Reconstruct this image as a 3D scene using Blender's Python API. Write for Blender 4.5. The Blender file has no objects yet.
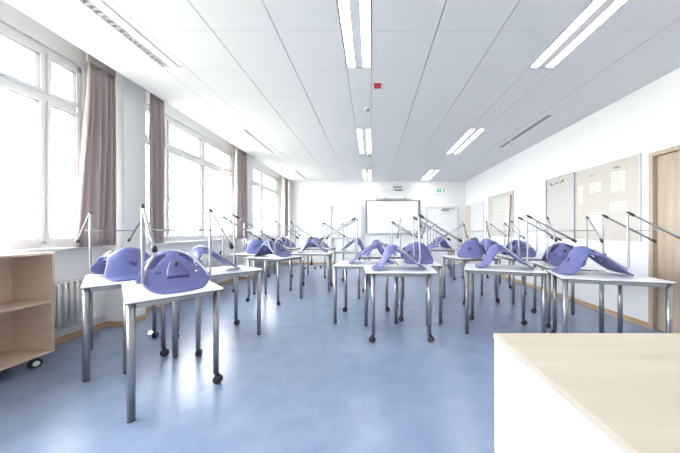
import bpy, bmesh, math, random
from mathutils import Vector, Matrix, noise
random.seed(5)
C = bpy.context.scene.collection
SC = bpy.context.scene
PI = math.pi

# ---------------------------------------------------------------- camera, world, sun, exposure
cd = bpy.data.cameras.new('camera'); cam = bpy.data.objects.new('camera', cd); C.objects.link(cam)
cam.location = (0, 0, 1.2); cam.rotation_euler = (PI/2, 0, 0)
cd.sensor_width = 36; cd.lens = 264/680*36; cd.shift_x = -31.5/680; cd.shift_y = 5/680
cd.clip_start = 0.05; cd.clip_end = 400
SC.camera = cam
SC.view_settings.view_transform = 'Standard'; SC.view_settings.look = 'None'
SC.view_settings.gamma = 1; SC.view_settings.use_curve_mapping = False
SC.view_settings.exposure = 2.45
w = bpy.data.worlds.new('sky'); SC.world = w; w.use_nodes = True
bg = w.node_tree.nodes['Background']
bg.inputs[0].default_value = (0.96, 0.975, 1.0, 1); bg.inputs[1].default_value = 4.0
sd = bpy.data.lights.new('sun', 'SUN'); so = bpy.data.objects.new('sun', sd); C.objects.link(so)
sd.energy = 9; sd.angle = math.radians(0.4); sd.color = (1, .97, .92)
so.rotation_euler = Vector((-1, 1.1, 1.645)).to_track_quat('Z', 'Y').to_euler(); so.location = (-8, 8, 9)

# ---------------------------------------------------------------- materials
def mat(name, col, rough=.5, metal=0, emit=None, es=0, spec=.5, bump=None, coat=0):
    m = bpy.data.materials.new(name); m.use_nodes = True
    nt = m.node_tree; p = nt.nodes['Principled BSDF']
    p.inputs['Base Color'].default_value = (*col, 1); p.inputs['Roughness'].default_value = rough
    p.inputs['Metallic'].default_value = metal; p.inputs['Specular IOR Level'].default_value = spec
    if coat: p.inputs['Coat Weight'].default_value = coat
    if emit: p.inputs['Emission Color'].default_value = (*emit, 1); p.inputs['Emission Strength'].default_value = es
    if bump:
        n = nt.nodes.new('ShaderNodeTexNoise'); n.inputs['Scale'].default_value = bump[0]; n.inputs['Detail'].default_value = 4
        tc = nt.nodes.new('ShaderNodeTexCoord'); nt.links.new(tc.outputs['Object'], n.inputs['Vector'])
        b = nt.nodes.new('ShaderNodeBump'); b.inputs['Strength'].default_value = bump[1]; b.inputs['Distance'].default_value = .01
        nt.links.new(n.outputs['Fac'], b.inputs['Height']); nt.links.new(b.outputs['Normal'], p.inputs['Normal'])
    return m
def two_tone(name, c1, c2, scale, rough=.5, stretch=(1, 1, 1), detail=5, lo=.35, hi=.65, **k):
    m = mat(name, c1, rough, **k); nt = m.node_tree; p = nt.nodes['Principled BSDF']
    tc = nt.nodes.new('ShaderNodeTexCoord'); mp = nt.nodes.new('ShaderNodeMapping'); mp.inputs['Scale'].default_value = stretch
    n = nt.nodes.new('ShaderNodeTexNoise'); n.inputs['Scale'].default_value = scale; n.inputs['Detail'].default_value = detail
    r = nt.nodes.new('ShaderNodeValToRGB'); r.color_ramp.elements[0].position = lo; r.color_ramp.elements[1].position = hi
    r.color_ramp.elements[0].color = (*c1, 1); r.color_ramp.elements[1].color = (*c2, 1)
    nt.links.new(tc.outputs['Object'], mp.inputs[0]); nt.links.new(mp.outputs[0], n.inputs['Vector'])
    nt.links.new(n.outputs['Fac'], r.inputs[0]); nt.links.new(r.outputs[0], p.inputs['Base Color'])
    return m
M = {}
M['wall'] = mat('white_wall', (.88, .88, .88), .8, bump=(60, .05))
M['ceil'] = mat('ceiling_tile', (.80, .80, .81), .9, bump=(150, .1))
M['joint'] = mat('ceiling_joint', (.45, .45, .46), .9)
M['floor'] = two_tone('blue_linoleum', (.215, .275, .43), (.26, .325, .48), 5, .27, detail=9, lo=.3, hi=.7)
M['base'] = two_tone('skirting_wood', (.55, .36, .21), (.64, .44, .27), 6, .45, (1, .1, 4))
M['frame'] = mat('window_frame_white', (.86, .86, .87), .4)
M['gasket'] = mat('window_gasket', (.12, .12, .13), .6)
M['sill'] = mat('window_sill_grey', (.70, .70, .71), .4)
M['white_lam'] = mat('white_laminate', (.90, .90, .91), .30)
M['edge'] = mat('desk_edge', (.17, .17, .18), .5)
M['silver'] = mat('silver_tube', (.36, .36, .37), .36, .9)
M['chair_tube'] = mat('grey_tube', (.42, .42, .43), .38, .7)
M['black'] = mat('black_plastic', (.03, .03, .035), .45)
M['shell'] = mat('violet_blue_plastic', (.115, .13, .33), .40, bump=(400, .03))
M['shell_d'] = mat('violet_blue_bracket', (.105, .115, .29), .45)
M['beech'] = two_tone('beech', (.66, .50, .38), (.74, .58, .45), 3, .45, (1, 1, 8), 6)
M['beech_i'] = two_tone('beech_inside', (.50, .36, .28), (.58, .43, .34), 3, .45, (1, 1, 8), 6)
M['maple'] = two_tone('maple_top', (.58, .51, .41), (.66, .59, .48), 3, .4, (.5, 5, 1), 6, .3, .7)
M['maple_e'] = mat('maple_edge', (.42, .37, .31), .4)
M['white_side'] = mat('white_panel', (.66, .65, .62), .45)
M['doorwood'] = two_tone('door_beech', (.44, .34, .25), (.52, .42, .32), 3, .45, (6, 6, .5), 6)
M['curtain'] = mat('curtain', (.56, .49, .49), .9)
nt = M['curtain'].node_tree; p = nt.nodes['Principled BSDF']
tr = nt.nodes.new('ShaderNodeBsdfTranslucent'); tr.inputs[0].default_value = (.58, .50, .50, 1)
mx = nt.nodes.new('ShaderNodeMixShader'); mx.inputs[0].default_value = .3
nt.links.new(p.outputs[0], mx.inputs[1]); nt.links.new(tr.outputs[0], mx.inputs[2]); nt.links.new(mx.outputs[0], nt.nodes['Material Output'].inputs[0])
M['lamp'] = mat('lamp_louvre', (.9, .9, .9), .4, emit=(1, .99, .96), es=3.2)
M['lamp_body'] = mat('lamp_body', (.80, .80, .81), .4)
M['louvre'] = mat('louvre_grey', (.62, .62, .63), .35)
M['vent'] = mat('vent_grey', (.30, .30, .31), .6)
M['rad'] = mat('radiator_white', (.78, .78, .80), .4)
M['board'] = mat('whiteboard', (.88, .88, .88), .22)
M['bframe'] = mat('board_frame_grey', (.22, .22, .24), .4)
M['alu'] = mat('aluminium', (.62, .62, .63), .4, .5)
M['cork'] = two_tone('pin_board_cloth', (.56, .52, .47), (.60, .56, .50), 30, .9)
M['cork2'] = two_tone('pin_board_grey', (.54, .51, .48), (.58, .55, .51), 30, .9)
M['paper'] = mat('cream_paper', (.72, .69, .58), .8)
M['paper_w'] = mat('white_paper', (.66, .64, .60), .8)
M['ink'] = mat('faded_ink', (.36, .35, .34), .8)
M['dink'] = mat('black_ink', (.06, .06, .06), .8)
M['brown'] = mat('brown_wood', (.35, .22, .14), .5)
M['green'] = mat('exit_green', (.02, .45, .25), .4, emit=(.05, .6, .35), es=.06)
M['signw'] = mat('exit_white', (.9, .9, .9), .4, emit=(1, 1, 1), es=.03)
M['red'] = mat('red_plastic', (.55, .03, .06), .4)
M['whitep'] = mat('white_plastic', (.82, .82, .83), .4)
M['rubber'] = mat('grey_rubber', (.10, .10, .11), .6)
M['chrome'] = mat('chrome', (.8, .8, .8), .2, 1)
M['leaf'] = two_tone('foliage', (.10, .14, .06), (.17, .21, .10), 3, .9)
M['bark'] = mat('bark', (.2, .15, .1), .9)
M['grass'] = two_tone('grass', (.22, .22, .17), (.27, .27, .22), .4, .95)
M['plaster'] = mat('render_plaster', (.6, .58, .55), .9)
M['cloth'] = mat('black_cloth', (.04, .04, .05), .9)
g = bpy.data.materials.new('window_glass'); g.use_nodes = True; nt = g.node_tree; nt.nodes.remove(nt.nodes['Principled BSDF'])
t_ = nt.nodes.new('ShaderNodeBsdfTransparent'); t_.inputs[0].default_value = (.96, .97, .97, 1)
gl = nt.nodes.new('ShaderNodeBsdfGlossy'); gl.inputs['Roughness'].default_value = .02
mx = nt.nodes.new('ShaderNodeMixShader')
mx.inputs[0].default_value = .05; nt.links.new(t_.outputs[0], mx.inputs[1]); nt.links.new(gl.outputs[0], mx.inputs[2]); nt.links.new(mx.outputs[0], nt.nodes['Material Output'].inputs[0])
M['glass'] = g

# ---------------------------------------------------------------- helpers
def bx(bm, x0, y0, z0, x1, y1, z1, mi=0):
    vs = [bm.verts.new((x, y, z)) for x in (x0, x1) for y in (y0, y1) for z in (z0, z1)]
    for f in ((0, 1, 3, 2), (4, 6, 7, 5), (0, 4, 5, 1), (2, 3, 7, 6), (0, 2, 6, 4), (1, 5, 7, 3)):
        fc = bm.faces.new([vs[i] for i in f]); fc.material_index = mi
def rbox(x0, y0, z0, x1, y1, z1, r=.004, seg=2):
    bm = bmesh.new(); bx(bm, x0, y0, z0, x1, y1, z1)
    bmesh.ops.recalc_face_normals(bm, faces=bm.faces)
    if r: bmesh.ops.bevel(bm, geom=list(bm.edges), offset=r, segments=seg, affect='EDGES', profile=.5)
    return bm
def spline(pts, n=6):
    P = [Vector(p) for p in pts]; out = []
    for i in range(len(P)-1):
        p0 = P[max(i-1, 0)]; p1 = P[i]; p2 = P[i+1]; p3 = P[min(i+2, len(P)-1)]
        for k in range(n):
            t = k/n
            out.append(.5*((2*p1)+(-p0+p2)*t+(2*p0-5*p1+4*p2-p3)*t*t+(-p0+3*p1-3*p2+p3)*t**3))
    out.append(P[-1]); return out
def rounded(pts, r, n=5):
    P = [Vector(p) for p in pts]; out = [P[0]]
    for i in range(1, len(P)-1):
        a = (P[i-1]-P[i]); b = (P[i+1]-P[i]); ra = min(r, a.length*.45, b.length*.45)
        s = P[i]+a.normalized()*ra; e = P[i]+b.normalized()*ra
        for k in range(n+1):
            t = k/n; out.append((1-t)**2*s+2*t*(1-t)*P[i]+t*t*e)
    out.append(P[-1]); return out
def tube(bm, path, r, n=10, mi=0, cap=True):
    path = [Vector(p) for p in path]; rings = []; up = None
    for i, p in enumerate(path):
        d = (path[min(i+1, len(path)-1)]-path[max(i-1, 0)]).normalized()
        if up is None:
            up = Vector((0, 0, 1)) if abs(d.z) < .9 else Vector((0, 1, 0))
        up = (up-d*up.dot(d)).normalized(); sd_ = d.cross(up)
        rr = r[i] if isinstance(r, (list, tuple)) else r
        rings.append([bm.verts.new(p+(up*math.cos(2*PI*k/n)+sd_*math.sin(2*PI*k/n))*rr) for k in range(n)])
    for a, b in zip(rings, rings[1:]):
        for k in range(n):
            f = bm.faces.new((a[k], a[(k+1) % n], b[(k+1) % n], b[k])); f.material_index = mi; f.smooth = True
    if cap:
        bm.faces.new(rings[0][::-1]).material_index = mi; bm.faces.new(rings[-1]).material_index = mi
def obj(name, bm, m, parent=None, loc=None, rot=None, smooth=False):
    bmesh.ops.recalc_face_normals(bm, faces=bm.faces)
    me = bpy.data.meshes.new(name); bm.to_mesh(me); bm.free()
    for x in (m if isinstance(m, (list, tuple)) else [m]): me.materials.append(M[x])
    if smooth:
        for f in me.polygons: f.use_smooth = True
    o = bpy.data.objects.new(name, me); C.objects.link(o)
    if parent: o.parent = parent
    if loc: o.location = loc
    if rot: o.rotation_euler = rot
    return o
def box(name, dims, m, parent=None, r=0, **k):
    return obj(name, rbox(*dims, r=r), m, parent, **k)
def struct(name, bm, m):
    o = obj(name, bm, m); o['kind'] = 'structure'; return o
def sbox(name, d, m, r=0): return struct(name, rbox(*d, r=r), m)
def tag(o, label, cat, group=None, kind=None):
    o['label'] = label; o['category'] = cat
    if group: o['group'] = group
    if kind: o['kind'] = kind
    return o
def thing(name, label, cat, loc=(0, 0, 0), rz=0, group=None):
    o = bpy.data.objects.new(name, None); C.objects.link(o); o.location = loc; o.rotation_euler = (0, 0, rz)
    return tag(o, label, cat, group)
def dup(root, loc, rz, label, group=None):
    r = root.copy(); C.objects.link(r); r.location = loc; r.rotation_euler = (0, 0, rz); r['label'] = label
    if group: r['group'] = group
    for ch in list(root.children):
        c = ch.copy(); C.objects.link(c); c.parent = r
        for gch in list(ch.children):
            d = gch.copy(); C.objects.link(d); d.parent = c
    return r

# ---------------------------------------------------------------- room shell
XR = 3.46; XL = -3.36; YB = 9.68; YF = -2.0; HC = 3.04; XG = -3.42; HU = 3.34; XE = -2.93
sbox('floor', (XG-.25, YF-.2, -.15, XR+.2, YB+.2, 0), 'floor')
sbox('wall_back', (XL-.35, YB, 0, XR+.2, YB+.2, HU+.1), 'wall')
sbox('wall_front', (XL-.35, YF-.2, 0, XR+.2, YF, HU+.1), 'wall')
# ceiling: panels with open joints below a dark backing
XS = [XE, -2.345, -2.07, -1.46, -.87, -.278, 0.0, .596, 1.18, 1.765, 2.05, 2.65, XR]
LAMPX = [(-2.345, -2.07), (-.278, 0.0), (1.765, 2.05)]
LAMPY = [(1.47, 2.97), (4.75, 6.25), (7.95, 9.45)]
VENT = (2.80, 2.85, 4.18, 5.78)
bm = bmesh.new()
ys = [YF, -.0, 1.2, 1.82, 2.42, 3.01, 3.62, 4.22, 4.82, 5.42, 6.02, 6.62, 7.22, 7.82, 8.42, 9.02, YB]
def panel(x0, x1, y0, y1, gx=.004, gy=.0015): bx(bm, x0+gx, y0+gy, HC, x1-gx, y1-gy, HC+.02)
for a, b in zip(XS, XS[1:]):
    if (a, b) in LAMPX:
        e = [YF]+[v for q in LAMPY for v in q]+[YB]
        for i in range(0, len(e), 2): panel(a, b, e[i], e[i+1], .001)
    else:
        for c, d in zip(ys, ys[1:]): panel(a, b, c, d)
bx(bm, XE, YF, HC+.09, XR, YB, HC+.15, 1)
bx(bm, XE, YF, HC, XE+.008, YB, HU, 0)
bx(bm, XE+.01, YF, HC+.02, XR, YF+.01, HC+.1, 1)
bx(bm, XG-.25, YF, HU, XE, YB, HU+.06, 0)
struct('ceiling', bm, ['ceil', 'joint'])
# left wall with window openings
SILL = 1.02; WT = 3.12
WIN = [(-1.2, 3.08, (0.1, 1.4, 2.735)), (3.74, 6.42, (4.36, 5.28)), (7.2, 9.5, (8.2,))]
bm = bmesh.new()
bx(bm, XL-.02, YF, 0, XL, YB, SILL-.03)
bx(bm, XG-.15, YF, 0, XL-.02, YB, SILL-.03)
bx(bm, XG-.15, YF, WT, XL, YB, HU)
e = [YF]+[v for q in WIN for v in q[:2]]+[YB]
for i in range(0, len(e), 2): bx(bm, XG-.15, e[i], SILL-.03, XL, e[i+1], WT)
struct('wall_left', bm, 'wall')
sbox('trim_1', (XL+.0005, 3.34, 0, -3.13, 3.66, HU), 'wall'); sbox('trim_2', (XL+.0005, 6.62, 0, -3.13, 7.0, HU), 'wall')
# right wall with door recess
DY0, DY1, DZ = 2.28, 3.28, 2.17
bm = bmesh.new()
bx(bm, XR, YF, 0, XR+.2, DY0, HU); bx(bm, XR, DY1, 0, XR+.2, YB, HU); bx(bm, XR, DY0, DZ, XR+.2, DY1, HU); bx(bm, XR+.14, DY0, 0, XR+.2, DY1, DZ)
struct('wall_right', bm, 'wall')
# baseboards
bh = .065
bm = bmesh.new(); bx(bm, XR-.014, YF, 0, XR, DY0-.01, bh); bx(bm, XR-.014, DY1+.01, 0, XR, YB, bh); struct('baseboard_right', bm, 'base')
bm = bmesh.new(); bx(bm, XL+.0, YB-.014, 0, XR-.014, YB, bh); struct('baseboard_back', bm, 'base')
bm = bmesh.new()
for a, b in ((YF, 3.34), (3.66, 6.62), (7.0, YB-.014)): bx(bm, XL, a, 0, XL+.014, b, bh)
for a, b in ((3.34, 3.66), (6.62, 7.0)):
    bx(bm, -3.13, a-.014, 0, -3.116, b+.014, bh); bx(bm, XL+.014, a-.014, 0, -3.13, a, bh); bx(bm, XL+.014, b, 0, -3.13, b+.014, bh)
struct('baseboard_left', bm, 'base')
# windows
def ring(bm, y0, y1, z0, z1, x0, x1, t, mi=0):
    bx(bm, x0, y0, z0, x1, y1, z0+t, mi); bx(bm, x0, y0, z1-t, x1, y1, z1, mi)
    bx(bm, x0, y0, z0+t, x1, y0+t, z1-t, mi); bx(bm, x0, y1-t, z0+t, x1, y1, z1-t, mi)
for i, (a, b, ms) in enumerate(WIN):
    root = bpy.data.objects.new('window_%d' % (i+1), None); C.objects.link(root); root['kind'] = 'structure'
    bm = bmesh.new(); zb = SILL; tz = (2.53, 2.66)
    ring(bm, a, b, zb, WT-.005, XG-.04, XG+.03, .03); bx(bm, XG-.04, a, zb+.03, XG+.03, b, zb+.07); bx(bm, XG-.04, a, WT-.075, XG+.03, b, WT-.035)
    cells = []; cuts = [a+.03]+list(ms)+[b-.03]
    for m_ in ms: bx(bm, XG-.04, m_-.015, zb+.05, XG+.03, m_+.015, WT-.055)
    bx(bm, XG-.042, a+.05, tz[0]+.03, XG+.032, b-.05, tz[1]-.03)
    obj('window_frame', bm, 'frame', root)
    for k in range(len(cuts)-1):
        y0 = cuts[k]+(.015 if k else 0); y1 = cuts[k+1]-(.015 if k < len(cuts)-2 else 0)
        for z0, z1 in ((zb+.07, tz[0]+.03), (tz[1]-.03, WT-.075)):
            bm = bmesh.new(); ring(bm, y0, y1, z0, z1, XG-.01, XG+.05, .032); ring(bm, y0+.032, y1-.032, z0+.032, z1-.032, XG-.0, XG+.043, .004, 1)
            s = obj('sash', bm, ['frame', 'gasket'], root)
            obj('pane', rbox(XG+.012, y0+.034, z0+.034, XG+.018, y1-.034, z1-.034, 0), 'glass', s)
            if z1 < 2.6 and y1-y0 > .8:
                hb = bmesh.new(); bx(hb, XG+.05, y0+.012, 1.70, XG+.062, y0+.034, 1.78); tube(hb, rounded([(XG+.06, y0+.023, 1.75), (XG+.09, y0+.023, 1.75), (XG+.09, y0+.023, 1.63)], .01), .007, 8)
                obj('window_handle', hb, 'alu', s)
    bm = bmesh.new(); bx(bm, XG+.035, a-.0, SILL-.03, XL+.06, b, SILL-.0)
    obj('window_sill', bm, 'sill', root)
    # sky portal
    pl = bpy.data.lights.new('sky_portal', 'AREA'); pl.shape = 'RECTANGLE'; pl.size = WT-SILL; pl.size_y = b-a
    po = bpy.data.objects.new('sky_portal', pl); C.objects.link(po); po.location = (XG-.06, (a+b)/2, (WT+SILL)/2)
    po.rotation_euler = (0, -PI/2, 0); pl.cycles.is_portal = True
# door right
r = bpy.data.objects.new('door_1', None); C.objects.link(r); r['kind'] = 'structure'
bm = bmesh.new(); bx(bm, XR-.02, DY0-.0, 0, XR+.12, DY0+.06, DZ); bx(bm, XR-.02, DY1-.05, 0, XR+.12, DY1, DZ); bx(bm, XR-.02, DY0+.06, DZ-.05, XR+.12, DY1-.05, DZ)
obj('door_frame', bm, 'doorwood', r)
obj('door_leaf', rbox(XR+.03, DY0+.063, .005, XR+.075, DY1-.053, DZ-.053, .002), 'doorwood', r)
bm = bmesh.new(); tube(bm, rounded([(XR+.03, DY0+.14, 1.05), (XR-.03, DY0+.14, 1.05), (XR-.03, DY0+.27, 1.05)], .015), .009); obj('door_handle', bm, 'alu', r)
# white back door
r = bpy.data.objects.new('door_2', None); C.objects.link(r); r['kind'] = 'structure'
bm = bmesh.new(); bx(bm, 1.98, YB-.04, 0, 2.05, YB, 2.12); bx(bm, 3.13, YB-.04, 0, 3.2, YB, 2.12); bx(bm, 2.05, YB-.04, 2.05, 3.13, YB, 2.12); obj('door_frame', bm, 'sill', r)
obj('door_leaf', rbox(2.055, YB-.03, .005, 3.125, YB-.002, 2.045, .002), 'frame', r)
bm = bmesh.new(); bx(bm, 2.55, YB-.09, 1.95, 2.82, YB-.032, 2.01); bx(bm, 2.60, YB-.13, 2.02, 3.0, YB-.10, 2.04); obj('door_closer', bm, 'vent', r)
bm = bmesh.new(); tube(bm, rounded([(2.16, YB-.03, 1.05), (2.16, YB-.08, 1.05), (2.29, YB-.08, 1.05)], .015), .009); obj('door_handle', bm, 'alu', r)
# wooden door far end of right wall, white built-in door next to it
r = bpy.data.objects.new('door_3', None); C.objects.link(r); r['kind'] = 'structure'
obj('door_leaf', rbox(XR-.025, 9.22, .01, XR-.002, 9.62, 2.12, .002), 'maple', r)
r = bpy.data.objects.new('door_4', None); C.objects.link(r); r['kind'] = 'structure'
obj('door_leaf', rbox(XR-.03, 8.1, .01, XR-.002, 9.12, 2.14, .003), 'sill', r)
bm = bmesh.new(); tube(bm, rounded([(XR-.03, 8.2, 1.05), (XR-.08, 8.2, 1.05), (XR-.08, 8.33, 1.05)], .015), .009); obj('door_handle', bm, 'alu', r)

# outside
bm = bmesh.new(); bx(bm, -140, -80, -4.3, -4.5, 140, -4.2); tag(struct('ground', bm, 'grass'), 'grass ground outside', 'ground')
bm = bmesh.new(); bx(bm, -4.668, YF-1, HU+.08, XG-.15, YB+6, HU+.2); bx(bm, -5.1, 5.55, HU+.081, -4.683, YB+6, HU+.199); struct('added_sun_blocker', bm, 'plaster')  # added unseen overhang, shaped to cut the sun down to thin floor streaks

# ---------------------------------------------------------------- shelf on castors
sx0, sx1, sy0, sy1, sz0, sz1 = -3.30, -2.92, .95, 2.436, .10, 1.01
sh = thing('bookcase', 'low open beech bookcase on castors standing under the window by the left edge', 'bookcase', (0, 0, 0))
box('top_board', (sx0, sy0, sz1-.02, sx1, sy1, sz1), 'beech', sh, .002)
box('side_panel', (sx0, sy1-.02, sz0, sx1, sy1, sz1-.02), 'beech', sh, .001)
box('side_panel', (sx0, sy0, sz0, sx1, sy0+.02, sz1-.02), 'beech', sh, .001)
box('bottom_board', (sx0, sy0+.02, sz0, sx1, sy1-.02, sz0+.02), 'beech', sh, .001)
box('back_panel', (sx0, sy0+.02, sz0+.02, sx0+.01, sy1-.02, sz1-.02), 'beech', sh)
box('shelf', (sx0+.01, sy0+.02, .552, sx1-.01, sy1-.02, .572), 'beech', sh, .001)
def castor_mesh(r=.036, wd=.018, h=.08, off=.018):
    bm = bmesh.new()
    for s in (-1, 1):
        tube(bm, [(off, s*.005, r), (off, s*(.006), r), (off, s*(.006+wd), r)], [r*.6, r, r*.9], 18)
    bx(bm, -.012+off*.3, -.006, r*1.0, off+.012, .006, h-.006)
    tube(bm, [(0, 0, r), (0, 0, h)], .011, 10)
    return bm
for x, y, a in ((sx1-.05, sy1-.13, 1.2), (sx0+.06, sy1-.13, .6), (sx1-.05, sy0+.13, 2), (sx0+.06, sy0+.13, 1)):
    c = obj('castor', castor_mesh(.042, .018, .10, .02), 'black', sh, (x, y, 0), (0, 0, a))
    bm = bmesh.new(); tube(bm, [(.02, -.028, .042), (.02, .028, .042)], .022, 14); obj('hub', bm, 'whitep', c)
sh.location = (0, 0, 0)

# ---------------------------------------------------------------- foreground cabinet
cb = thing('cabinet', 'white cabinet with pale maple top filling the lower right corner', 'cabinet')
cx0, cx1, cy0, cy1, cz = .505, 1.9, .22, 1.092, .78
obj('cabinet_top', rbox(cx0, cy0, cz-.022, cx1, cy1, cz, .0015, 1), ['maple'], cb)
box('edge_band', (cx0-.0015, cy0, cz-.018, cx0-.0001, cy1, cz-.001), 'maple_e', cb)
box('side_panel', (cx0+.002, cy0+.01, .0, cx0+.02, cy1-.002, cz-.0225), 'white_side', cb, .001)
box('side_panel', (cx1-.02, cy0+.01, .0, cx1-.002, cy1-.002, cz-.0225), 'white_side', cb, .001)
box('back_panel', (cx0+.021, cy1-.02, .0, cx1-.021, cy1-.003, cz-.0225), 'white_side', cb)
box('bottom_board', (cx0+.021, cy0+.03, .05, cx1-.021, cy1-.021, .07), 'white_side', cb)
for k in range(2):
    d = box('door', (cx0+.022+k*.677, cy0+.01, .05, cx0+.695+k*.677, cy0+.028, cz-.025), 'white_side', cb, .001)
    bm = bmesh.new(); xk = cx0+.65+k*.09; tube(bm, rounded([(xk, cy0+.01, .5), (xk, cy0-.02, .5), (xk, cy0-.02, .62), (xk, cy0+.01, .62)], .01), .005); obj('handle', bm, 'alu', d)

# ---------------------------------------------------------------- radiator, pipes
def radiator(y0, y1, label):
    t = thing('radiator', label, 'radiator', (-3.27, (y0+y1)/2, 0)); L = (y1-y0)
    n = int(L/.058)
    for k in range(min(n, 90)):
        y = -L/2+.03+k*.058; bm = bmesh.new()
        for x in (-.045, 0, .045): tube(bm, rounded([(x, y, .19), (x, y, .66)], .01), .0125, 8)
        tube(bm, rounded([(-.045, y, .205), (.045, y, .205)], .01), .019, 8); tube(bm, [(-.045, y, .65), (.045, y, .65)], .019, 8)
        obj('fin', bm, 'rad', t)
    bm = bmesh.new(); tube(bm, [(-.0, -L/2, .205), (0, L/2, .205)], .017, 10); obj('header_pipe', bm, 'rad', t)
    bm = bmesh.new(); tube(bm, [(0, -L/2, .65), (0, L/2, .65)], .017, 10); obj('header_pipe', bm, 'rad', t)
    for y in (-L/2+.15, L/2-.15): box('wall_bracket', (-.089, y-.015, .3, -.058, y+.015, .6), 'rad', t)
    bm = bmesh.new(); tube(bm, [(0, L/2-.01, .205), (0, L/2+.05, .205)], .012, 10); tube(bm, [(0, L/2+.05, .205), (0, L/2+.12, .205)], .022, 12)
    obj('valve', bm, 'whitep', t)
    return t
radiator(2.46, 3.0, 'white column radiator under the front window beside the bookcase')
radiator(3.95, 6.2, 'white column radiator under the middle window')
radiator(7.35, 9.2, 'white column radiator under the farthest window')
bm = bmesh.new()
for z in (.10, .15): tube(bm, [(-3.34, .5, z), (-3.34, 3.30, z)], .013, 10)
bx(bm, XL+.001, 3.1, .08, -3.32, 3.112, .17); bx(bm, XL+.001, 1.6, .08, -3.32, 1.612, .17)
tag(obj('heating_pipe', bm, 'rad'), 'pair of white heating pipes along the foot of the left wall', 'pipe')

# ---------------------------------------------------------------- curtains
def curtain(y0, y1, zt, zb, folds, label, sp=0.0, seed=1, x=-3.06):
    t = thing('curtain', label, 'curtain', (x, (y0+y1)/2, 0)); rnd = random.Random(seed); ph = rnd.random()*6
    bm = bmesh.new(); nu, nv = folds*12, 24; L = y1-y0; front = []
    for j in range(nv+1):
        v = j/nv; z = zt+(zb-zt)*v; row = []
        for i in range(nu+1):
            u = i/nu; a = u*folds*2*PI
            am = .018+.022*min(1, v*4)
            yy = (u-.5)*(L+sp*v)-.5*sp*v + .008*math.sin(a*.5+ph)*v
            row.append(bm.verts.new((am*math.sin(a+ph*.3)+.012*math.sin(a*.37+ph+v*2), yy, z)))
        front.append(row)
    for j in range(nv):
        for i in range(nu):
            f = bm.faces.new((front[j][i], front[j][i+1], front[j+1][i+1], front[j+1][i])); f.smooth = True
    bmesh.ops.recalc_face_normals(bm, faces=bm.faces)
    bmesh.ops.solidify(bm, geom=list(bm.faces), thickness=.004)
    obj('curtain_fabric', bm, 'curtain', t, smooth=True)
    bm = bmesh.new(); bx(bm, -.012, -L/2, zt-.004, .012, L/2, zt+.02); bx(bm, -.012, -L/2, zt+.02, .012, L/2, HU)
    obj('heading_rail', bm, 'curtain', t)
    return t
curtain(2.95, 3.27, 3.11, 1.03, 5, 'grey-mauve curtain gathered beside the front window, nearest the camera', .14, 1, -3.18)
curtain(3.62, 3.84, 3.11, 1.03, 4, 'narrow grey-mauve curtain just behind the white wall pier', 0, 2, -3.04)
curtain(5.98, 6.52, 3.11, 1.03, 7, 'grey-mauve curtain between the middle and the far window', 0, 3, -3.08)
curtain(9.2, 9.62, 3.11, 1.03, 5, 'farthest mauve curtain next to the back wall', 0, 4, -3.06)
bm = bmesh.new(); bx(bm, -3.2, -1.2, 3.23, -3.17, 2.7, 3.255); bx(bm, -3.19, -1.0, 3.255, -3.18, -.98, HU); bx(bm, -3.19, 2.5, 3.255, -3.18, 2.52, HU)
tag(obj('curtain_rail', bm, 'vent'), 'thin grey curtain rail above the front window', 'curtain rail')

# ---------------------------------------------------------------- ceiling lamps and fittings
names = {0: 'on the window side', 1: 'in the middle of the ceiling', 2: 'on the board wall side'}
rows = {0: 'nearest the camera', 1: 'in the second row', 2: 'in the far row'}
for i, (xa, xb) in enumerate(LAMPX):
    for j, (ya, yb) in enumerate(LAMPY):
        t = thing('ceiling_light', 'twin-strip ceiling light %s, %s' % (names[i], rows[j]), 'ceiling light', ((xa+xb)/2, (ya+yb)/2, HC))
        hx = (xb-xa)/2-.003; hy = (yb-ya)/2-.003
        bm = bmesh.new(); bx(bm, -hx, -hy, .05, hx, hy, .07)
        for x0, x1 in ((-hx, -hx+.012), (-.045, .045), (hx-.012, hx)): bx(bm, x0, -hy, 0, x1, hy, .05)
        bx(bm, -hx, -hy, 0, hx, -hy+.01, .05); bx(bm, -hx, hy-.01, 0, hx, hy, .05)
        obj('housing', bm, 'lamp_body', t)
        for s in (-1, 1):
            xc = s*(hx-.012+.045)/2; wd = (hx-.012-.045)/2-.002
            if i == 0 and s < 0:
                bm = bmesh.new(); bx(bm, xc-wd, -hy+.012, .0345, xc+wd, hy-.012, .036)
                for k in range(28): yy = -hy+.05+k*(2*hy-.1)/27; bx(bm, xc-wd, yy-.004, .002, xc+wd, yy+.004, .035)
                obj('louvre', bm, 'louvre', t)
            else:
                bm = bmesh.new(); bx(bm, xc-wd, -hy+.012, .012, xc+wd, hy-.012, .02); obj('diffuser', bm, 'lamp' if i else 'lamp_body', t)
t = thing('ceiling_vent', 'long dark slot vent in the ceiling near the right wall', 'vent', (2.82, 4.95, HC))
bm = bmesh.new(); bx(bm, -.035, -.78, -.004, .035, .36, 0); obj('slot', bm, 'vent', t)
bm = bmesh.new(); bx(bm, -.03, .44, -.004, .03, .82, 0); obj('slot', bm, 'vent', t)
def lathe(prof, n=20):
    bm = bmesh.new(); rings = []
    for r_, z in prof: rings.append([bm.verts.new((r_*math.cos(2*PI*k/n), r_*math.sin(2*PI*k/n), z)) for k in range(n)])
    for a, b in zip(rings, rings[1:]):
        for k in range(n): bm.faces.new((a[k], a[(k+1) % n], b[(k+1) % n], b[k])).smooth = True
    bm.faces.new(rings[0]); bm.faces.new(rings[-1][::-1]); return bm
bm = rbox(.03, 3.27, HC-.03, .12, 3.35, HC, .006); tag(obj('alarm_beacon', bm, 'red'), 'small red alarm beacon on the ceiling', 'beacon')
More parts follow.
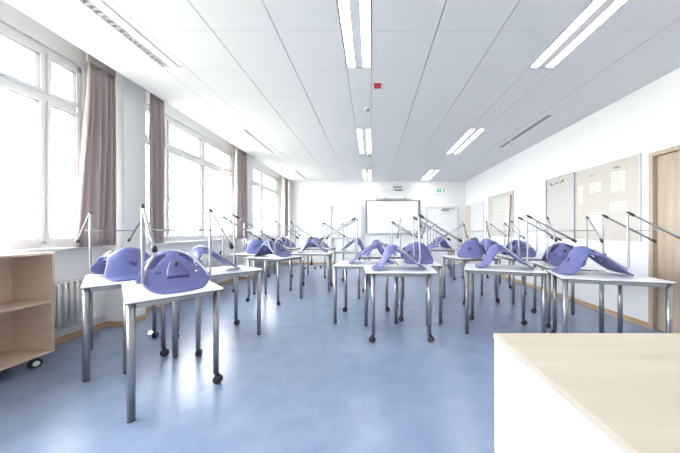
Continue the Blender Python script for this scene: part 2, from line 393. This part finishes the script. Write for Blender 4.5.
for px, py, lab in ((-.06, 3.95, 'round white smoke detector on the ceiling just beyond the red beacon'), (-.06, 6.35, 'small ceiling sensor beside the second middle light'), (-.06, 7.6, 'farthest small ceiling sensor before the projector')):
    t = thing('smoke_detector', lab, 'smoke detector', (px, py, HC))
    obj('base', lathe([(.045, 0), (.045, -.012), (.038, -.014)]), 'whitep', t); obj('sensor_head', lathe([(.03, -.014), (.028, -.035), (.012, -.04)]), 'vent', t)

# ---------------------------------------------------------------- back wall
t = thing('interactive_whiteboard', 'large white board with dark frame hanging on the back wall', 'whiteboard', (.78, YB, 0))
wz0, wz1, hw = 1.13, 2.34, 1.0
box('board_surface', (-hw+.06, -.06, wz0+.03, hw-.09, -.045, wz1-.03), 'board', t)
bm = bmesh.new(); bx(bm, -hw, -.075, wz0, -hw+.06, -.005, wz1); bx(bm, hw-.09, -.075, wz0, hw, -.005, wz1); bx(bm, -hw+.06, -.07, wz1-.03, hw-.09, -.005, wz1); bx(bm, -hw+.06, -.045, wz0+.03, hw-.09, -.005, wz1-.03)
obj('board_frame', bm, 'bframe', t)
box('pen_tray', (-hw+.06, -.13, wz0-.0, hw-.09, -.045, wz0+.03), 'alu', t)
for z in (1.72, 1.35):
    box('speaker_pod', (hw-.07, -.11, z, hw+.04, -.075, z+.1), 'black', t, .01)
bm = bmesh.new(); bx(bm, -.62, -.09, wz1+.02, -.54, -.002, wz1+.13); bx(bm, -.5, -.09, wz1+.02, .66, -.002, wz1+.07); bx(bm, .42, -.09, wz1+.02, .48, -.002, wz1+.13); bx(bm, -.3, -.09, wz1+.02, -.26, -.002, wz1+.13)
tag(obj('lift_rail', bm, 'alu', loc=(.78, YB, 0)), 'grey mounting rail just above the white board', 'rail')
t = thing('projector', 'white short-throw projector on an arm above the white board', 'projector', (.93, YB, 2.72))
obj('wall_arm', rbox(-.05, -.55, .08, .05, 0, .13, .005), 'whitep', t); obj('housing', rbox(-.22, -.62, -.07, .22, -.3, .07, .02, 3), 'whitep', t)
obj('lens_window', rbox(-.12, -.56, -.085, .15, -.36, -.069, .003), 'black', t); obj('vent_grille', rbox(-.19, -.626, -.03, .1, -.618, .03, .001, 1), 'vent', t)
bm = bmesh.new(); bx(bm, .02, -.05, -.3, .26, 0, -.17); tag(obj('wall_box', bm, 'whitep', loc=(.93-.55, YB, 2.95)), 'small white socket box left of the projector', 'box')
t = thing('exit_sign', 'green and white emergency exit sign high above the back door', 'exit sign', (2.48, YB, 2.66))
obj('sign_body', rbox(-.2, -.06, -.07, .2, 0, .12, .004), 'signw', t)
bm = bmesh.new(); bx(bm, -.1, -.064, -.03, .17, -.0605, .09); pn = obj('pictogram_panel', bm, 'green', t)
bm = bmesh.new(); bx(bm, .06, -.067, -.015, .13, -.0645, .075); bx(bm, -.07, -.067, .02, .0, -.0645, .035)
bmv = [bm.verts.new((x, -.0655, z)) for x, z in ((.0, .005), (.0, .05), (.035, .0275))]; bm.faces.new(bmv)
tube(bm, [(-.02, -.066, .06), (-.021, -.066, .0601)], .01, 8)
obj('running_figure_and_arrow', bm, 'signw', pn)
for x, lab in ((-1.485, 'left tall slim post on the back wall left of the white board'), (-.35, 'slim post on the back wall close to the white board')):
    bm = bmesh.new(); bx(bm, x-.03, YB-.07, .3, x+.03, YB-.001, 2.12); bx(bm, x-.04, YB-.075, 2.1, x+.04, YB-.001, 2.13)
    tag(obj('board_post', bm, 'louvre'), lab, 'post', )
t = thing('chalkboard_panel', 'plain white writing panel between the two slim posts', 'board', (-.92, YB, 0))
box('panel', (-.53, -.045, 1.0, .53, -.02, 1.9), 'board', t, .002); box('ledge', (-.53, -.09, .97, .53, -.02, .998), 'alu', t)
box('mount', (-.4, -.02, 1.2, .4, -.001, 1.7), 'alu', t)
bm = bmesh.new(); bx(bm, -2.5, YB-.02, 2.455, .1, YB-.001, 2.475); tag(obj('picture_rail', bm, 'louvre'), 'thin grey rail line across the upper back wall', 'rail')

# ---------------------------------------------------------------- right wall boards
def wall_board(name, label, cat, y0, y1, z0, z1, m, fm='alu', ft=.012):
    t = thing(name, label, cat, (XR, (y0+y1)/2, (z0+z1)/2)); a = (y1-y0)/2; b = (z1-z0)/2
    box('surface', (-.018, -a+ft, -b+ft, -.003, a-ft, b-ft), m, t)
    bm = bmesh.new(); ring(bm, -a, a, -b, b, -.024, -.001, ft); obj('frame', bm, fm, t)
    return t
wall_board('pin_board', 'wide beige pin board with faint papers beside the wooden door', 'pin board', 3.38, 4.45, 1.07, 2.21, 'cork')
wall_board('pin_board', 'narrower grey-beige pin board with dark handwriting at its top', 'pin board', 4.47, 5.19, 1.07, 2.21, 'cork2', 'vent')
wall_board('whiteboard', 'plain white board between two beige pin boards', 'whiteboard', 5.21, 6.38, 1.07, 2.21, 'board')
wall_board('pin_board', 'far pin board covered with a large printed sheet', 'pin board', 6.40, 7.80, 1.07, 2.21, 'cork')
def paper(y, z, wy, hz, m, label, nl=6, rnd=random.Random(3)):
    t = thing('paper_sheet', label, 'paper', (XR-.0195, y, z))
    box('sheet', (-.0012, -wy/2, -hz/2, 0, wy/2, hz/2), m, t)
    bm = bmesh.new()
    for k in range(nl):
        zz = hz/2-.03-k*(hz-.05)/max(nl-1, 1); l = wy*(.35+.45*rnd.random())
        bx(bm, -.0016, wy/2-.02-l, zz-.003, -.00125, wy/2-.02, zz+.003)
    obj('faint_writing', bm, 'ink', t)
paper(3.68, 1.90, .21, .28, 'paper', 'upper cream note on the wide pin board, nearest the door', 5)
paper(4.06, 1.88, .21, .16, 'paper', 'cream note on the wide pin board, upper middle', 4)
paper(4.34, 1.80, .1, .30, 'paper', 'slim upright cream note at the far end of the wide pin board', 5)
paper(3.68, 1.55, .25, .13, 'paper', 'low wide cream note below the note nearest the door', 3)
paper(4.05, 1.34, .3, .30, 'paper_w', 'large pale sheet low on the wide pin board', 6)
paper(7.0, 1.68, 1.0, .86, 'paper_w', 'large printed sheet on the far pin board', 10)
def scribble(y, z, L, h, label, seed, name='handwriting', m='dink', x=XR-.0245):
    rnd = random.Random(seed); bm = bmesh.new(); pts = []
    n = int(L/.022)
    for k in range(n): pts.append((x, y+L/2-k*L/n, z+(h*rnd.uniform(-.5, .5) if k % 2 else h*.5*rnd.uniform(-1, 0))))
    for a in range(0, n-5, 6): tube(bm, spline(pts[a:a+5], 4), .0045, 5)
    return obj(name, bm, m)
tag(scribble(4.86, 2.10, .46, .055, '', 2), 'dark illegible handwritten heading at top of the narrow grey-beige board', 'writing')
for i, (yy, zz, L, lab) in enumerate(((4.06, 2.08, .2, 'small faded heading above the middle cream note'), (3.66, 2.10, .18, 'small faded heading above the cream note nearest the door'))):
    tag(scribble(yy, zz, L, .03, '', 7+i, m='ink'), lab, 'writing')
t = thing('wooden_pointer', 'long brown wooden batten hanging slanted in front of the far pin board', 'pointer', (XR-.03, 6.48, 1.0))
bm = bmesh.new(); tube(bm, [(-.02, .10, -.1), (-.02, -.02, 1.1)], .014, 8); obj('rod', bm, 'brown', t)
bm = bmesh.new(); tube(bm, [(-.02, -.02, 1.09), (.005, -.02, 1.13)], .004, 6); obj('hook', bm, 'alu', t)

# ---------------------------------------------------------------- desks
def desk_proto(label, h=.76):
    t = thing('student_desk', label, 'desk', group=None)
    P = [(-.43, -.285), (.43, -.285), (.385, .28), (-.385, .28)]
    def poly(bm, s, z0, z1, mi=0, rr=.02):
        pts = []
        for i in range(4):
            a = Vector(P[i-1]); b = Vector(P[i]); c = Vector(P[(i+1) % 4]); b = b*s
            a = a*s; c = c*s; d1 = (a-b).normalized()*rr; d2 = (c-b).normalized()*rr
            for k in range(5): u = k/4; pts.append((1-u)**2*(b+d1)+2*u*(1-u)*b+u*u*(b+d2))
        lo = [bm.verts.new((p.x, p.y, z0)) for p in pts]; hi = [bm.verts.new((p.x, p.y, z1)) for p in pts]; n = len(pts)
        bm.faces.new(lo[::-1]).material_index = mi; bm.faces.new(hi).material_index = mi
        for k in range(n): bm.faces.new((lo[k], lo[(k+1) % n], hi[(k+1) % n], hi[k])).material_index = mi
    bm = bmesh.new(); poly(bm, 1, h-.010, h, 0); poly(bm, .997, h-.018, h-.0101, 1); obj('tabletop', bm, ['white_lam', 'edge'], t)
    q = [(-.395, -.255), (.395, -.255), (.305, .245), (-.305, .245)]
    bm = bmesh.new()
    for i in range(4):
        a = Vector((*q[i], 0)); b = Vector((*q[(i+1) % 4], 0)); d = (b-a).normalized(); n = Vector((-d.y, d.x, 0))*.011
        a = a+d*.022; b = b-d*.022
        v = [bm.verts.new((p+o_+Vector((0, 0, z)))) for z in (h-.050, h-.0185) for p, o_ in ((a, n), (a, -n), (b, -n), (b, n))]
        for f in ((0, 1, 2, 3), (7, 6, 5, 4), (0, 4, 5, 1), (1, 5, 6, 2), (2, 6, 7, 3), (3, 7, 4, 0)): bm.faces.new([v[k] for k in f])
    obj('apron_frame', bm, 'silver', t)
    for x, y in q[:2]:
        bm = bmesh.new(); tube(bm, [(x, y, .014), (x, y, h-.0185)], .0225, 20); l = obj('leg', bm, 'silver', t)
        bm = bmesh.new(); tube(bm, [(x, y, 0), (x, y, .016)], .0215, 16); obj('foot_cap', bm, 'rubber', l)
    for k, (x, y) in enumerate(q[2:]):
        bm = bmesh.new(); tube(bm, [(x, y, .082), (x, y, h-.0185)], .0205, 20); l = obj('leg', bm, 'silver', t)
        bm = castor_mesh(.034, .016, .086, .016); bmesh.ops.rotate(bm, verts=bm.verts, cent=(0, 0, 0), matrix=Matrix.Rotation(.7+1.9*k, 3, 'Z')); bmesh.ops.translate(bm, verts=bm.verts, vec=(x, y, 0))
        obj('castor', bm, 'black', l)
    return t
DESKS = {   # wide-edge midpoint, direction from wide to narrow edge, label
 'D1': ((-1.800, 1.955), (.714, .70), 'white trapezoid desk nearest the camera on the left'),
 'D0': ((-2.575, 2.40), (.70, .71), 'white desk on the far left nearest the bookcase and radiator'),
 'D2': ((-1.595, 2.80), (-.70, .71), 'white desk directly behind the two nearest left desks'),
 'D3': ((-1.64, 4.88), (-.34, -.94), 'white desk in the second left group, its castor side facing the camera'),
 'D3b': ((-2.15, 5.42), (-.97, .22), 'white desk in the second left group close to the middle window'),
 'D5': ((-1.25, 5.32), (.1, .99), 'white desk at the aisle edge of the second left group'),
 'D4': ((-1.40, 7.35), (-.2, -.98), 'white desk in the far left group by the aisle'),
 'D9': ((-2.35, 7.45), (-.1, -.98), 'white desk in the far left group close to the window'),
 'DC': ((.325, 3.37), (0, -1), 'white desk nearest the camera in the centre group'),
 'DL': ((-.078, 3.44), (0, 1), 'white desk left behind the front centre desk'),
 'DM': ((.905, 3.855), (-1, 0), 'white desk right behind the front centre desk'),
 'DM2': ((.17, 4.72), (0, 1), 'white desk in the second centre row before the white board'),
 'DM3': ((-.43, 5.85), (.1, .99), 'white desk farthest back in the centre, left of the white board'),
 'DR1': ((1.50, 2.99), (.3, .953), 'white desk at the left front of the right group'),
 'DR2': ((2.24, 2.43), (.265, .964), 'white desk nearest the camera on the right in front of the wooden door'),
 'DR3': ((2.78, 3.43), (-.95, .3), 'white desk by the right wall just behind the nearest right desk'),
 'DR4': ((1.70, 4.88), (.25, -.97), 'white desk at the aisle edge of the middle right group'),
 'DR5': ((2.38, 4.75), (.99, -.1), 'white desk in the middle right group close to the wall boards'),
 'DR8': ((2.55, 6.02), (.1, -.99), 'white desk in the right group behind the middle desks'),
 'DR6': ((1.72, 7.0), (0, -1), 'white desk in the far right group by the aisle'),
 'DR7': ((2.65, 7.25), (0, -1), 'white desk in the far right group by the wall'),
 'DR9': ((2.15, 8.75), (0, -1), 'white desk farthest back on the right, before the white back door'),
}
POSE = {}; proto = None
for k, (mid, n, lab) in DESKS.items():
    n = Vector(n).normalized(); c = Vector(mid)+n*.255; rz = math.atan2(-n.x, n.y)
    POSE[k] = (c, rz)
    if proto is None: proto = desk_proto(lab); proto['group'] = 'student desks'; d = proto; d.location = (c.x, c.y, 0); d.rotation_euler = (0, 0, rz)
    else: d = dup(proto, (c.x, c.y, 0), rz, lab)

# ---------------------------------------------------------------- chairs upside down on the desks
def interp(tab, u):
    for (a, va), (b, vb) in zip(tab, tab[1:]):
        if u <= b:
            t = (u-a)/(b-a); t = t*t*(3-2*t); return va+(vb-va)*t
    return tab[-1][1]
def chair_proto(label):
    t = thing('school_chair', label, 'chair')
    prof = spline([(.38, 0, .016), (.335, 0, .040), (.25, 0, .108), (.15, 0, .195), (.07, 0, .255), (0, 0, .287), (-.055, 0, .272), (-.09, 0, .225), (-.115, 0, .165), (-.145, 0, .10), (-.19, 0, .045), (-.255, 0, .008)], 8)
    # resample by length
    L = [0]
    for a, b in zip(prof, prof[1:]): L.append(L[-1]+(b-a).length)
    NS, NT = 56, 28; tot = L[-1]
    def at(s):
        s *= tot
        for i in range(len(L)-1):
            if s <= L[i+1]+1e-9: f = (s-L[i])/(L[i+1]-L[i]); return prof[i].lerp(prof[i+1], f)
        return prof[-1]
    W = [(0, .20), (.2, .212), (.36, .19), (.5, .145), (.58, .14), (.72, .17), (.87, .205), (1, .205)]
    D = [(0, .0), (.12, .018), (.38, .03), (.52, .07), (.66, .07), (.85, .04), (1, .0)]
    bm = bmesh.new(); G = []
    for i in range(NS+1):
        s = i/NS; p = at(s); q = at(min(1, s+.01))-at(max(0, s-.01)); q.normalize()
        nrm = Vector((q.z, 0, -q.x))          # points out of the V
        if nrm.z < 0 and abs(q.x) > .2: nrm = -nrm
        nrm = Vector((-q.z, 0, q.x)) if nrm.dot(Vector((p.x-.02, 0, p.z-.05))) < 0 else nrm
        e0 = min(s*tot/.2, 1); e1 = min((1-s)*tot/.14, 1); e = min(e0, e1)
        wf = (1-(1-e)**2.3)**(1/2.3)*.66+.34 if e < 1 else 1
        w_ = interp(W, s)*wf; dd = interp(D, s); row = []
        for j in range(NT+1):
            v = -1+2*j/NT
            pos = p-nrm*(dd*abs(v)**2.2); pos.y = v*w_
            row.append(bm.verts.new(pos))
        G.append(row)
    for i in range(NS):
        for j in range(NT):
            s = (i+.5)/NS; v = -1+2*(j+.5)/NT; c = at(s)
            slot = (.31 < s < .49 and .16+(.49-s)/.18*.5 < abs(v) < .80) or (.235 < s < .252 and (abs(v) < .16 or .45 < abs(v) < .62))
            hole = ((s-.77)*tot/.024)**2+(v*.18/.022)**2 < 1
            if slot or hole: continue
            bm.faces.new((G[i][j], G[i][j+1], G[i+1][j+1], G[i+1][j]))
    for v_ in [v_ for v_ in bm.verts if not v_.link_faces]: bm.verts.remove(v_)
    mz = min(v_.co.z for v_ in bm.verts)
    for v_ in bm.verts: v_.co.z = max(v_.co.z, .012)
    bmesh.ops.recalc_face_normals(bm, faces=bm.faces)
    me = bpy.data.meshes.new('tmp'); bm.to_mesh(me); bm.free()
    o = bpy.data.objects.new('tmp', me); C.objects.link(o)
    s_ = o.modifiers.new('s', 'SOLIDIFY'); s_.thickness = .016; s_.offset = 0
    b_ = o.modifiers.new('u', 'SUBSURF'); b_.levels = 1; b_.render_levels = 1
    dg = bpy.context.evaluated_depsgraph_get(); m2 = bpy.data.meshes.new_from_object(o.evaluated_get(dg)); bpy.data.objects.remove(o)
    m2.name = 'seat_shell'; m2.materials.clear(); m2.materials.append(M['shell'])
    zmin = min(v_.co.z for v_ in m2.vertices)
    for v_ in m2.vertices: v_.co.z -= zmin
    for f in m2.polygons: f.use_smooth = True
    sh_ = bpy.data.objects.new('seat_shell', m2); C.objects.link(sh_); sh_.parent = t
    # bracket under the seat (now on top)
    bm = bmesh.new(); rows_ = []
    for i in range(9):
        u = i/8; x = .13+.14*u; zc = .212-.108*u+.020
        hw_ = .03+.04*math.sin(PI*min(1, u*1.0)*.5); row = []
        for j in range(11):
            v = -1+.2*j; row.append(bm.verts.new((x, v*hw_, zc-.018+.012*(1-v*v)*math.sin(PI*(.12+.76*u)))))
        rows_.append(row)
    for a, b in zip(rows_, rows_[1:]):
        for j in range(10): bm.faces.new((a[j], a[j+1], b[j+1], b[j])).smooth = True
    bmesh.ops.recalc_face_normals(bm, faces=bm.faces); bmesh.ops.solidify(bm, geom=list(bm.faces), thickness=.008)
    br = obj('seat_bracket', bm, 'shell_d', t)
    bm = bmesh.new(); tube(bm, [(.185, 0, .17), (.197, 0, .212)], .012, 12); obj('bolt', bm, 'black', br)
    fr_ = None
    for s in (-1, 1):
        y = s*.205
        pth = [(.05, s*.10, .262), (.09, s*.135, .226), (.14, s*.165, .180), (.20, s*.192, .130)]
        pth = pth+[(.268, y, .078), (.280, y, .14), (.268, y, .622), (.73, y, .335)]
        bm = bmesh.new(); tube(bm, rounded(pth, .04, 6), .0098, 12); f = obj('skid_frame', bm, 'chair_tube', t)
        bm = bmesh.new(); tube(bm, rounded([(.2684, y, .585), (.268, y, .622), (.32, y, .59)], .035, 6)[3:], .0128, 12); obj('corner_glide', bm, 'black', f)
        a = Vector((.70, y, .3536)); b = Vector((.738, y, .33)); bm = bmesh.new(); tube(bm, [a, a.lerp(b, .2), b], [.012, .014, .0135], 12); obj('end_glide', bm, 'black', f)
    bm = bmesh.new(); p = Vector((.268, 0, .622)).lerp(Vector((.73, 0, .335)), .6); tube(bm, [(p.x, -.205, p.z), (p.x, .205, p.z)], .006, 8); obj('cross_bar', bm, 'chair_tube', t)
    return t
CH = [  # desk, sign of direction along desk, sideways shift, label
 ('D1', 1, .05, 0, 'upturned violet-blue chair on the nearest left desk, seat underside towards the camera'),
 ('D0', -1, .0, 0, 'upturned violet-blue chair on the far left desk by the radiator, back shell showing'),
 ('D2', 1, -.06, 0, 'upturned chair in side view on the desk behind the two nearest left desks'),
 ('D3', -1, .0, 0, 'upturned chair on the castor-fronted desk of the second left group'),
 ('D3b', 1, .0, 0, 'upturned chair on the second-group desk close to the middle window'),
 ('D5', 1, .0, 0, 'upturned chair on the aisle-side desk of the second left group'),
 ('D4', -1, .0, 0, 'upturned chair on the far left group desk by the aisle'),
 ('D9', -1, .0, 0, 'upturned chair on the far left group desk close to the window'),
 ('DC', -1, .0, 0, 'upturned chair in side view on the front centre desk'),
 ('DL', -1, -.07, 0, 'upturned chair with skids pointing left on the left rear centre desk'),
 ('DM', 1, .0, 0, 'upturned dark blue chair on the right rear centre desk'),
 ('DM2', 1, .0, 0, 'upturned chair on the second centre row desk in front of the white board'),
 ('DM3', -1, .0, 0, 'upturned chair on the farthest centre desk left of the white board'),
 ('DR1', 1, .04, 0, 'upturned chair in side view on the left front desk of the right group'),
 ('DR2', 1, -.05, .05, 'upturned blue chair on the nearest right desk, skids towards the wooden door'),
 ('DR3', -1, .0, 0, 'upturned blue chair with back shell showing on the desk by the right wall'),
 ('DR4', -1, .0, 0, 'upturned chair on the aisle-side desk of the middle right group'),
 ('DR5', 1, .0, 0, 'upturned chair on the middle right desk close to the wall boards'),
 ('DR8', -1, .0, 0, 'upturned chair on the right group desk behind the middle desks'),
 ('DR6', 1, .0, 0, 'upturned chair on the far right group desk by the aisle'),
 ('DR7', 1, .0, 0, 'upturned chair on the far right group desk by the wall'),
 ('DR9', 1, .0, 0, 'upturned chair on the rearmost right desk before the white back door'),
]
cproto = None; TURN = {'D0': 13, 'D1': 3, 'D9': -15, 'D5': 10, 'DR8': 12, 'DR4': 45, 'D3b': 42, 'DR3': -6, 'DR6': 18, 'DR7': -10}
for k, sg, off, sh2, lab in CH:
    c, rz = POSE[k]; a = rz+(0 if sg > 0 else PI)+math.radians(TURN.get(k, 0)); d = Vector((math.cos(a), math.sin(a))); l = Vector((-d.y, d.x))
    p = c+d*(-.07+off)+l*sh2; loc = (p.x, p.y, .7602)
    if cproto is None:
        cproto = chair_proto(lab); cproto['group'] = 'upturned school chairs'; cproto.location = loc; cproto.rotation_euler = (0, 0, a)
    else: dup(cproto, loc, a, lab)

# ---------------------------------------------------------------- office chair at the back
t = thing('office_chair', 'black swivel office chair near the back wall left of the aisle', 'office chair', (-1.95, 8.6, 0))
for k in range(5):
    a = k*2*PI/5+.3; bm = bmesh.new(); tube(bm, [(0, 0, .12), (.15*math.cos(a), .15*math.sin(a), .10), (.28*math.cos(a), .28*math.sin(a), .08)], [.022, .018, .014], 8)
    l = obj('base_arm', bm, 'chrome', t)
    bm = castor_mesh(.027, .014, .075, .01); bmesh.ops.translate(bm, verts=bm.verts, vec=(.28*math.cos(a), .28*math.sin(a), 0)); obj('castor', bm, 'black', l)
bm = bmesh.new(); tube(bm, [(0, 0, .1), (0, 0, .28), (0, 0, .281), (0, 0, .45)], [.03, .03, .016, .016], 12); obj('gas_column', bm, 'black', t)
obj('seat', rbox(-.23, -.23, .45, .23, .23, .52, .03, 3), 'cloth', t)
obj('backrest', rbox(-.2, .2, .62, .2, .26, 1.0, .028, 3), 'cloth', t)
bm = bmesh.new(); tube(bm, rounded([(0, .1, .46), (0, .29, .46), (0, .27, .8)], .05), .016, 8); obj('back_stem', bm, 'black', t)

# ---------------------------------------------------------------- trees and a building outside
def tree(x, y, h, seed, label):
    rnd = random.Random(seed); t = thing('tree', label, 'tree', (x, y, -4.2)); r = h*.36
    bm = bmesh.new(); tube(bm, [(0, 0, 0), (.1, 0, h*.3), (0, .1, h*.6)], [h*.035, h*.025, h*.012], 8); obj('trunk', bm, 'bark', t)
    bm = bmesh.new()
    for k in range(7):
        c = Vector((rnd.uniform(-.5, .5)*r, rnd.uniform(-.5, .5)*r, h*.62+rnd.uniform(-.45, .45)*r)); rr = r*rnd.uniform(.45, .7)
        b = bmesh.new(); bmesh.ops.create_icosphere(b, subdivisions=4, radius=rr)
        for v in b.verts:
            v.co *= 1+.28*noise.noise(v.co*2.2+Vector((seed, k, 0)))+.12*noise.noise(v.co*6); v.co += c
        me = bpy.data.meshes.new('t'); b.to_mesh(me); b.free(); bm.from_mesh(me); bpy.data.meshes.remove(me)
    obj('crown', bm, 'leaf', t, smooth=True)
for i, (x, y, h, lab) in enumerate(((-26, 5, 5.5, 'pale hazy tree beyond the front window, leftmost'), (-24, 10, 5.9, 'pale hazy tree outside seen through the front window near its mullion'), (-26, 15.5, 6.1, 'pale hazy tree outside seen through the right pane of the front window'),
        (-32, 24, 6.3, 'pale tree outside beyond the curtain of the front window'), (-30, 38, 6.3, 'tree outside seen through the middle window'), (-28, 52, 6.2, 'tree outside seen toward the farthest window'))):
    tree(x, y, h, i+1, lab)
